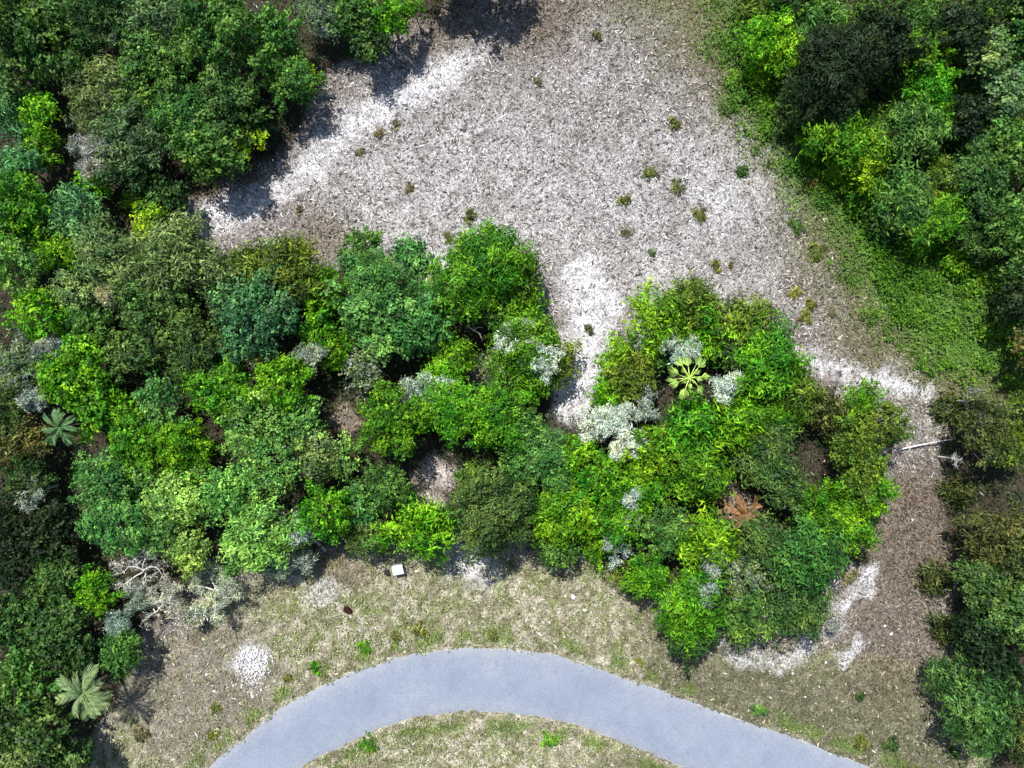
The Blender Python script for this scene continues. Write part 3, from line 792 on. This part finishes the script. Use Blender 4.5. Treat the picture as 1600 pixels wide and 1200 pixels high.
D(325, 930, 40, 3.6, 'sage grey mossy dead tree right of the other snags by the verge', .6, 19, mossc=(.56, .60, .50))
D(300, 965, 22, 2.4, 'low grey mossy snag under the sage grey one', .4, 20, mossc=(.50, .50, .42))
D(462, 880, 22, 3.2, 'pale blue grey moss clump at the bottom of the pale lime bushy tree', 1, 21, mossc=(.48, .52, .46))
D(462, 832, 24, 7.2, 'grey moss hanging at the upper right side of the pale lime bushy tree', 1, 22, mossc=(.46, .54, .52))
D(425, 890, 22, 3.2, 'thin pale branches reaching left from the blue grey moss clump', .5, 23, mossc=(.42, .52, .44))
D(168, 985, 18, 4.6, 'small white mossed snag on the lower left wood, below the yellow green tree', .8, 24, mossc=(.46, .56, .52))
D(195, 940, 20, 4.0, 'grey green dead shrub between the yellow green tree and the white snag', .7, 25, mossc=(.34, .42, .34))
D(12, 775, 26, 7.5, 'grey bare branches at the left edge above the darkest trees', .3, 26)
D(45, 545, 18, 8.0, 'grey mossy snag at the left edge near the small mossy tree', .6, 27, mossc=(.40, .44, .42))
D(15, 625, 16, 7.5, 'pale grey snag at the left edge beside the mossy trees', .7, 28, mossc=(.45, .52, .50))
D(670, 445, 34, 4.6, 'bare cream branches among the small round trees by the white sand', .12, 29, wood=M_PALEWOOD, mossc=(.6, .58, .45), thick=.02)
D(620, 415, 22, 4.2, 'bare cream twigs left of the cream branches by the white sand', .15, 30, wood=M_PALEWOOD, mossc=(.55, .58, .45))
D(480, 548, 16, 7.0, 'pale bare twigs between the blue green oak and the dark hollow', .4, 31, wood=M_PALEWOOD)
D(1515, 722, 14, 5.0, 'small white forked bare twig in the big shadow near the right edge', .0, 32)
D(205, 440, 16, 8.5, 'cream flowering twigs right above the small tan patch', .6, 33, wood=M_PALEWOOD, mossc=(.48, .50, .30))
D(140, 452, 16, 8.2, 'pale twigs left of the small tan patch', .5, 34, wood=M_PALEWOOD, mossc=(.5, .5, .32))
D(1290, 968, 22, 1.6, 'low grey dead scrub on the grove\'s bottom right rim', .5, 35, mossc=(.42, .42, .40))
D(1150, 1005, 18, 1.4, 'low pale dead scrub right of the grove\'s bottom tree', .5, 36, mossc=(.42, .40, .36))
D(1228, 1000, 20, 1.2, 'low grey dead scrub left of the white sandy spot under the grove', .5, 37, mossc=(.38, .36, .33))
D(1545, 628, 20, 5.5, 'faint pale mossy twigs above the open crowned tree at the right edge', .7, 38, mossc=(.34, .38, .32))

# ------------------------------------------------------------------ palms
M_FROND = leaf_material('palm_leaves')
def frond_mesh(seed, L, style):
    q = np.random.default_rng(seed); V = []; F = []; T = []; n = 0
    def strip(p0, p1, p2, w, t):
        nonlocal n
        p0, p1, p2 = map(np.array, (p0, p1, p2)); d = p2 - p0; s = np.cross(d, [0, 0, 1]); s /= np.linalg.norm(s) + 1e-9
        up = np.array([0, 0, w * .35])
        V.extend([p0 - s * w * .2, p0 + s * w * .2, p1 - s * w * .5 + up, p1 + s * w * .5 + up, p2 - s * w * .08, p2 + s * w * .08, p0, p1 - up * .6, p2])
        F.extend([(n, n + 6, n + 7, n + 2), (n + 6, n + 1, n + 3, n + 7), (n + 2, n + 7, n + 8, n + 4), (n + 7, n + 3, n + 5, n + 8)])
        T.extend([t] * 9); n += 9
    if style == 'fan':
        strip((0, 0, 0), (L * .28, 0, .10 * L), (L * .56, 0, .12 * L), .10, (.9, .9, .9))
        b = np.array((L * .54, 0, .12 * L))
        for a in np.linspace(-.85, .85, 7):
            l = L * .55 * (1 - .16 * abs(a)) * q.uniform(.9, 1.08); dr = q.uniform(.10, .26) * l
            m_ = b + (math.cos(a) * l * .5, math.sin(a) * l * .45, -.02 * l); e_ = b + (math.cos(a) * l * .85, math.sin(a) * l * .6, -dr)
            strip(b, m_, e_, .13, (q.random(), q.uniform(.4, 1), .7))
    else:
        for k in range(16):
            u = (k + 1) / 17; c = np.array((L * u, 0, .30 * L * math.sin(u * 2.2) - .25 * L * u * u))
            for sgn in (-1, 1):
                l = L * .30 * math.sin(.35 + u * 2.3)
                e_ = c + (l * .75, sgn * l * .75, -.12 * l); m_ = (c + e_) / 2 + (0, 0, .03)
                strip(c, m_, e_, .085, (q.random(), q.uniform(.4, 1), .7))
        for k in range(5):
            u0, u1 = k / 5, (k + 1) / 5; f = lambda u: np.array((L * u, 0, .30 * L * math.sin(u * 2.2) - .25 * L * u * u))
            strip(f(u0), (f(u0) + f(u1)) / 2, f(u1), .06, (.9, .9, .9))
    return mesh_np(style + '_frond', np.array(V), np.array(F), M_FROND, T)
def palm(px, py, r, top, n, style, colour, label, seed, tilt=.15):
    q = np.random.default_rng(seed); L = r * S * (H - top) / H; x, y = W(px, py, top)
    e = thing('palm_tree', label, 'palm', (x, y, 0), 0)
    g = Geo(); g.tube([(0, 0, -.1), (.05, .03, top * .5), (0, 0, top)], [.2, .16, .15], 8); obj('trunk', g.mesh('trunk', M_BARK), e)
    ms = [frond_mesh(seed * 10 + i, L, style) for i in range(3)]
    for i in range(n):
        inner = i >= n * .7
        el = q.uniform(.35, .7) if inner else q.uniform(-.1, .2) - tilt * .3
        k = .6 if inner else q.uniform(.85, 1.08); th = i * 2.39996 if inner else i * 2 * math.pi / (n * .7) + q.normal() * .12
        obj('frond', ms[i % 3], e, (0, 0, top), (q.normal() * .45, -el + q.normal() * .16, th + q.normal() * .1), (k, k * q.uniform(.6, 1.1), k), (*colour, 0))
palm(1077, 590, 38, 6.4, 17, 'fan', (.26, .40, .09), 'yellow green fan palm with fronds spread like a star in the right hand grove', 3)
palm(130, 1083, 42, 5.0, 18, 'pinnate', (.15, .23, .10), 'pale green palm with drooping feathery fronds in the lower left wood', 5)
palm(92, 668, 29, 6.0, 14, 'pinnate', (.085, .18, .07), 'teal palm with fine fronds near the left edge, middle height', 7)
palm(1165, 803, 32, 2.6, 16, 'pinnate', (.20, .12, .055), 'dead palm with orange brown withered fronds in the right hand grove', 9)
palm(1135, 790, 24, 2.2, 10, 'fan', (.20, .13, .07), 'small withered tan fan palm left of the orange brown dead palm', 11)

# ------------------------------------------------------------------ fallen wood
def log(name, label, pts, r0, r1, mat=M_PALEWOOD, branches=()):
    P = np.array([(*W(a, b), z) for a, b, z in pts]); c = P[0].copy(); c[2] = 0
    e = thing(name, label, 'fallen branch' if 'branch' in name else 'log', tuple(c))
    g = Geo(); m_ = P - c; g.tube(m_, np.linspace(r0, r1, len(m_)), 7)
    for end, rr in ((0, r0), (-1, r1)):
        g.add([m_[end] + np.array(v) * rr * .7 for v in ((1, 0, 0), (0, 1, 0), (-1, 0, 0), (0, 0, 1))], [(0, 1, 2, 3)])
    obj('stem', g.mesh('stem', mat), e)
    for b in branches:
        Q = np.array([(*W(a, d), z) for a, d, z in b]) - c
        h = Geo(); h.tube(Q, np.linspace(r1 * .9, r1 * .3, len(Q)), 5); obj('side_branch', h.mesh('side_branch', mat), e)
log('fallen_log', 'short whitish log lying by the vivid tree at the verge', [(492, 843, .15), (500, 850, .16), (510, 860, .15)], .17, .13, M_PALEWOOD)
log('fallen_branch', 'curved white bare branch over the dark hollow left of the mossed olive tree', [(732, 512, 2.0), (742, 519, 2.6), (752, 525, 2.7), (755, 535, 2.0)], .09, .05, M_PALEWOOD, [[(742, 519, 2.6), (750, 515, 2.9), (757, 516, 2.9)]])
log('fallen_branch', 'long pale branch along the upper edge of the big shadow at the right', [(1404, 702, .2), (1420, 698, .35), (1445, 692, .5), (1480, 685, .8)], .09, .04, M_GREYWOOD, [[(1420, 698, .35), (1416, 706, .3), (1408, 712, .1)]])
log('fallen_branch', 'grey weathered branch at the left foot of the leaning white branches', [(930, 850, 1.2), (948, 848, 1.4), (966, 846, 1.5)], .06, .03, M_GREYWOOD, [[(948, 848, 1.4), (956, 856, 1.3)]])

# ------------------------------------------------------------------ stones
def rock_mesh(seed, mat=M_STONE):
    q = np.random.default_rng(seed); import bmesh
    bm = bmesh.new(); bmesh.ops.create_icosphere(bm, subdivisions=1, radius=.5)
    for v in bm.verts: v.co *= q.uniform(.72, 1.15); v.co.z *= .7
    me = bpy.data.meshes.new('stone'); bm.to_mesh(me); bm.free(); me.materials.append(mat)
    a = me.attributes.new('tint', 'FLOAT_VECTOR', 'POINT'); return me
ROCKS = [rock_mesh(i) for i in range(6)]
cx, cy = W(397, 1035)
pile = thing('stone_pile', 'heap of white limestone rubble on the grass left of the road', 'stone pile', (cx, cy, 0))
q = np.random.default_rng(5)
for i in range(250):
    if i < 195: a, d = q.uniform(0, 6.28), 1.75 * q.random() ** .6; x, y = a and d * math.cos(a) * 1.05, d * math.sin(a) * .9
    else: x, y = q.normal() * .8 - .3 - .0, -2.3 + q.normal() * .75
    z = max(0, .42 - .22 * math.hypot(x, y)) * q.random() + .05; s = q.uniform(.10, .25)
    obj('stone', ROCKS[i % 6], pile, (x, y, z), tuple(q.uniform(0, 3, 3)), (s, s * q.uniform(.7, 1.2), s))
for px, py, s, lab in ((895, 932, .62, 'white angular rock on the verge right of the middle, the larger of two'), (914, 953, .38, 'small white rock just below right of the larger verge rock'),
                       (882, 995, .34, 'little white stone above the road right of its crest'), (500, 928, .3, 'small white stone left above the dark maroon stump'),
                       (1258, 1089, .32, 'bright white pebble like stone on the dull verge at the right'), (323, 1054, .3, 'small cream stone left of the white rubble heap'),
                       (395, 1088, .4, 'single white stone right under the white rubble heap'), (1392, 990, .42, 'pale elongated stone on the brown track'), (1382, 978, .36, 'pale stone next to the elongated one on the brown track'),
                       (1425, 812, .26, 'little pale stone high on the brown track'), (335, 1080, .34, 'cream stone down left of the white rubble heap'), (1290, 1035, .3, 'white stone at the right end of the pale scrub'),
                       (1238, 1052, .34, 'white stone under the pale scrub below the grove'), (650, 892, .28, 'small white stone right of the utility box'), (548, 964, .3, 'white stone touching the maroon stump')):
    x, y = W(px, py); thing('rock', lab, 'rock', (x, y, .05), q.uniform(0, 6), None, ROCKS[int(q.integers(6))], (s, s * .8, s))

# stump and utility boxes
import bmesh
def bm_obj(name, build, mat, parent, loc=(0, 0, 0), rz=0, bev=.0):
    bm = bmesh.new(); build(bm)
    if bev: bmesh.ops.bevel(bm, geom=list(bm.edges), offset=bev, segments=2, profile=.5, affect='EDGES')
    me = bpy.data.meshes.new(name); bm.to_mesh(me); bm.free(); me.materials.append(mat)
    return obj(name, me, parent, loc, (0, 0, rz))
def box(bm, sx, sy, sz, c=(0, 0, 0)):
    r_ = bmesh.ops.create_cube(bm, size=1); bmesh.ops.scale(bm, vec=(sx, sy, sz), verts=r_['verts']); bmesh.ops.translate(bm, vec=c, verts=r_['verts'])
x, y = W(543, 953)
st = thing('tree_stump', 'dark maroon stump with a ragged outline on the pale grass of the verge', 'stump', (x, y, 0), .3)
def stump(bm):
    n = 14; rings = []
    for z, k in ((-.05, 1.12), (.10, 1.0), (.28, .93), (.30, .86), (.24, .45)):
        rings.append([bm.verts.new((.42 * k * math.cos(a) * (1 + .14 * math.sin(3 * a + 1)), .28 * k * math.sin(a) * (1 + .1 * math.sin(5 * a)), z)) for a in [i * 2 * math.pi / n for i in range(n)]])
    for a, b in zip(rings, rings[1:]):
        for i in range(n): bm.faces.new((a[i], a[(i + 1) % n], b[(i + 1) % n], b[i]))
    bm.faces.new(rings[-1])
bm_obj('stump_wood', stump, M_MAROON, st, rz=-.8)
bm_obj('root', lambda bm: box(bm, .3, .12, .1, (.42, -.2, .03)), M_MAROON, st, bev=.03)

x, y = W(624, 888)
ub = thing('utility_box', 'pale painted metal utility box on a slab below the yellow green tree', 'utility box', (x, y, 0), math.radians(10))
bm_obj('slab', lambda bm: box(bm, 1.25, 1.25, .12, (0, 0, .04)), M_CONC, ub, bev=.02)
bm_obj('body', lambda bm: box(bm, .95, .80, .75, (0, .08, .475)), M_BOX, ub, bev=.025)
def lid(bm):
    v = [bm.verts.new(p) for p in ((-.5, -.36, .80), (.5, -.36, .80), (.5, .52, .90), (-.5, .52, .90), (-.5, -.36, .86), (.5, -.36, .86), (.5, .52, .96), (-.5, .52, .96))]
    for f in ((3, 2, 1, 0), (4, 5, 6, 7), (0, 1, 5, 4), (1, 2, 6, 5), (2, 3, 7, 6), (3, 0, 4, 7)): bm.faces.new([v[i] for i in f])
bm_obj('lid', lid, M_BOX, ub, bev=.012)
dr_ = bm_obj('door', lambda bm: box(bm, .82, .05, .58, (0, -.35, .46)), M_BOX, ub, bev=.01)
bm_obj('handle', lambda bm: box(bm, .05, .05, .16, (.28, -.40, .50)), M_BLACK, dr_, bev=.01)
bm_obj('vent', lambda bm: box(bm, .04, .42, .30, (.50, .12, .5)), M_BLACK, ub, bev=.008)
x, y = W(605, 893)
jb = thing('junction_pedestal', 'small black square pedestal left of the pale utility box', 'pedestal', (x, y, 0), .1)
bm_obj('body', lambda bm: box(bm, .40, .36, .42, (0, 0, .2)), M_BLACK, jb, bev=.03)
bm_obj('cap', lambda bm: box(bm, .45, .41, .07, (0, 0, .447)), M_BLACK, jb, bev=.02)

# ------------------------------------------------------------------ uncountable cover: undergrowth, grass, twig litter
def scatter(n, seed, x0=-80, x1=1680, y0=-80, y1=1280):
    q = np.random.default_rng(seed); return q.uniform(x0, x1, n), q.uniform(y0, y1, n), q
def wxy(px, py): return (px - 800) * S, (600 - py) * S
def stuff(name, V, F, mat, T, label=None, color=None):
    o = obj(name, mesh_np(name, V, F, mat, T), kind='stuff', color=color)
    if label: o['label'] = label
    return o
# undergrowth below the trees
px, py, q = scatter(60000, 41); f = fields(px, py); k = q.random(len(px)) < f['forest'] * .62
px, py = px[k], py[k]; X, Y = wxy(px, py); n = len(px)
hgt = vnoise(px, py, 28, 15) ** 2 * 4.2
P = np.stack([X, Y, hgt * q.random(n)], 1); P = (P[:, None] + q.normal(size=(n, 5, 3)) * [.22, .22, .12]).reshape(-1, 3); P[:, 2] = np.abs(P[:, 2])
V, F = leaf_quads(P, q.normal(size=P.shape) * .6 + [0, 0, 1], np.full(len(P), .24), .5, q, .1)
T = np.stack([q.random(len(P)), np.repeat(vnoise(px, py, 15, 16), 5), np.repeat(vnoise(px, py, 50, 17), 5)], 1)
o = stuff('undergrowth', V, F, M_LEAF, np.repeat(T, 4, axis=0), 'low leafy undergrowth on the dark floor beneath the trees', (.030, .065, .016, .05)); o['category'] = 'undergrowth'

px, py, q = scatter(60000, 61, 1080, 1680, -80, 700); f = fields(px, py); nv = vnoise(px, py, 26, 62)
k = q.random(len(px)) < f['green'] * (1 - f['forest'] * .4) * sstep(.46, .60, nv); px, py, nv = px[k], py[k], nv[k]; X, Y = wxy(px, py); n = len(px)
P = np.stack([X, Y, sstep(.46, .7, nv) * (.15 + .75 * q.random(n))], 1); P = (P[:, None] + q.normal(size=(n, 5, 3)) * [.20, .20, .08]).reshape(-1, 3); P[:, 2] = np.abs(P[:, 2])
V, F = leaf_quads(P, q.normal(size=P.shape) * .5 + [0, 0, 1], np.full(len(P), .27), .5, q, .1)
T = np.stack([q.random(len(P)), np.repeat(vnoise(px, py, 12, 63), 5), np.repeat(vnoise(px, py, 40, 64), 5)], 1)
stuff('creeping_vines', V, F, M_LEAF, np.repeat(T, 4, axis=0), 'low bright green vines creeping over the grass belt on the right', (.085, .210, .012, .02))['category'] = 'vines'

# twig and chip litter in the clearing: bent slivers, pale grey to brown
def slivers(px, py, q, L, wd, base, dirbias=None):
    n = len(px); X, Y = wxy(px, py); a = q.uniform(0, np.pi, n) if dirbias is None else q.normal(dirbias, .75, n)
    L = L * q.uniform(.5, 1.5, n); w = wd * q.uniform(.6, 1.4, n); b = a + q.normal(0, .7, n)
    c = np.stack([X, Y, .02 + .10 * q.random(n)], 1)
    d1 = np.stack([np.cos(a), np.sin(a), q.normal(0, .22, n)], 1) * L[:, None] * .5; d2 = np.stack([np.cos(b), np.sin(b), q.normal(0, .22, n)], 1) * L[:, None] * .5
    s = np.stack([-np.sin(a), np.cos(a), np.zeros(n)], 1) * w[:, None] * .5; up = np.array([0, 0, 1.]) * (w[:, None] * .6)
    p0, p1, p2 = c - d1, c, c + d2
    V = np.stack([p0, p1 - s, p1 + s, p1 + up, p2], 1).reshape(-1, 3); i = np.arange(n)[:, None] * 5
    F = np.concatenate([i + [[0, 1, 3]], i + [[0, 3, 2]], i + [[1, 4, 3]], i + [[3, 4, 2]]], 1).reshape(-1, 3)
    return V, F, np.repeat(base, 5, axis=0)
px, py, q = scatter(260000, 42, 250, 1600, -60, 1260); f = fields(px, py)
w = (1 - f['forest'] * .95) * (1 - f['road']) * (1 - .92 * f['green']) * (1 - .72 * f['olive']) * (1 - .78 * f['verge']) * (1 - .8 * f['sand'])
w = w * (.45 + .9 * vnoise(px, py, 34, 51))
k = (q.random(len(px)) < w * .60); px, py = px[k], py[k]; f = {a: b[k] for a, b in f.items()}
u = q.random(len(px)); light = .08 + .74 * u ** 1.7
base = light[:, None] * np.array([[1, .95, .92]]); dark = q.random(len(px)) < .30
base[dark] = np.array([.06, .048, .04]) * q.uniform(.6, 1.6, (dark.sum(), 1))
wv = np.maximum(f['olive'] * .85, f['brown'] * .8)[:, None]; base = base * (1 - wv) + wv * base * [[.72, .62, .42]]; base *= (1 - .45 * f['brown'])[:, None]
vv = (f['verge'] * (q.random(len(px)) < .7))[:, None]; base = base * (1 - vv) + vv * base * [[.95, .93, .62]]
big = q.random(len(px)) < .3
V, F, T = slivers(px, py, q, np.where(big, .48, .25), np.where(big, .095, .065), base, None)
stuff('twig_litter', V, F, M_LITTER, T, 'pale dry twigs and chips littering the cleared ground')['category'] = 'litter'

# grass
def blades(px, py, q, L, wd, base, lean=.7):
    n = len(px); X, Y = wxy(px, py); a = q.uniform(0, 2 * np.pi, n); l = L * q.uniform(.5, 1.5, n); w = wd * q.uniform(.6, 1.4, n)
    c = np.stack([X, Y, np.zeros(n)], 1); d = np.stack([np.cos(a), np.sin(a), np.zeros(n)], 1); s = np.stack([-np.sin(a), np.cos(a), np.zeros(n)], 1)
    h = l * q.uniform(.25, .8, n)
    m_ = c + d * (l * lean * .5)[:, None] + [0, 0, 1] * h[:, None]; e_ = c + d * (l * lean * 1.1)[:, None] + [0, 0, 1] * (h * .7)[:, None]
    V = np.stack([c, m_ - s * w[:, None] * .5, m_ + s * w[:, None] * .5, e_], 1).reshape(-1, 3); i = np.arange(n)[:, None] * 4
    F = np.concatenate([i + [[0, 2, 1]], i + [[1, 2, 3]]], 1).reshape(-1, 3)
    return V, F, np.repeat(base, 4, axis=0)
px, py, q = scatter(330000, 43); f = fields(px, py); n2 = vnoise(px, py, 22, 8); n4 = vnoise(px, py, 14, 31)
edge = np.exp(-((f['dr'] - 15) / 12.) ** 2) * sstep(.40, .55, n2)
inr = f['road'] > .5
w = (1 - f['forest'] * .9) * np.where(inr, .9 * (f['dr'] < 5 * n4 - .6) , sstep(-3, 2, f['dr'])) * np.clip(f['green'] * 1.8 + f['olive'] * .55 + f['verge'] * (.14 + .75 * sstep(.47, .62, n4)) * (1 - .6 * blob(px, py, 300, 1060, 170, .6)) + edge + f['brown'] * .25, 0, 1) * (1 - f['sand'] * .8)
k = q.random(len(px)) < w; px, py, n4 = px[k], py[k], n4[k]; f = {a: b[k] for a, b in f.items()}; edge = edge[k]; n = len(px)
ve = f['verge'][:, None]; gr = f['green'][:, None] * (1 - ve); br = f['brown'][:, None]
ol = np.array([[.125, .125, .050]]); base = ol * (1 - ve) + ve * (np.array([[.26, .235, .135]]) * (1 - .6 * sstep(.5, .62, n4)[:, None]) + np.array([[.055, .105, .01]]) * sstep(.5, .62, n4)[:, None])
dull = poly_in(px, py, [(960, 1300), (1010, 940), (1100, 1000), (1460, 1040), (1560, 1300)], 60)[:, None] * ve
base = base * (1 - dull) + dull * np.array([[.095, .098, .050]])
base = base * (1 - gr) + gr * np.array([[.060, .135, .014]]); base = base * (1 - edge[:, None] * .7) + edge[:, None] * .7 * np.array([[.08, .15, .02]])
base = base * (1 - br * .7) + br * .7 * np.array([[.14, .11, .07]])
base = base * q.uniform(.5, 1.6, (n, 1)) * (.45 + 1.1 * vnoise(px, py, 16, 33))[:, None]
tall = 1 + .9 * gr[:, 0] * sstep(.45, .6, n4)
V, F, T = blades(px, py, q, .32 * tall, .085 * tall, base)
stuff('grass', V, F, M_GRASS, T, 'short patchy grass of the verge and the green belt on the right')['category'] = 'grass'
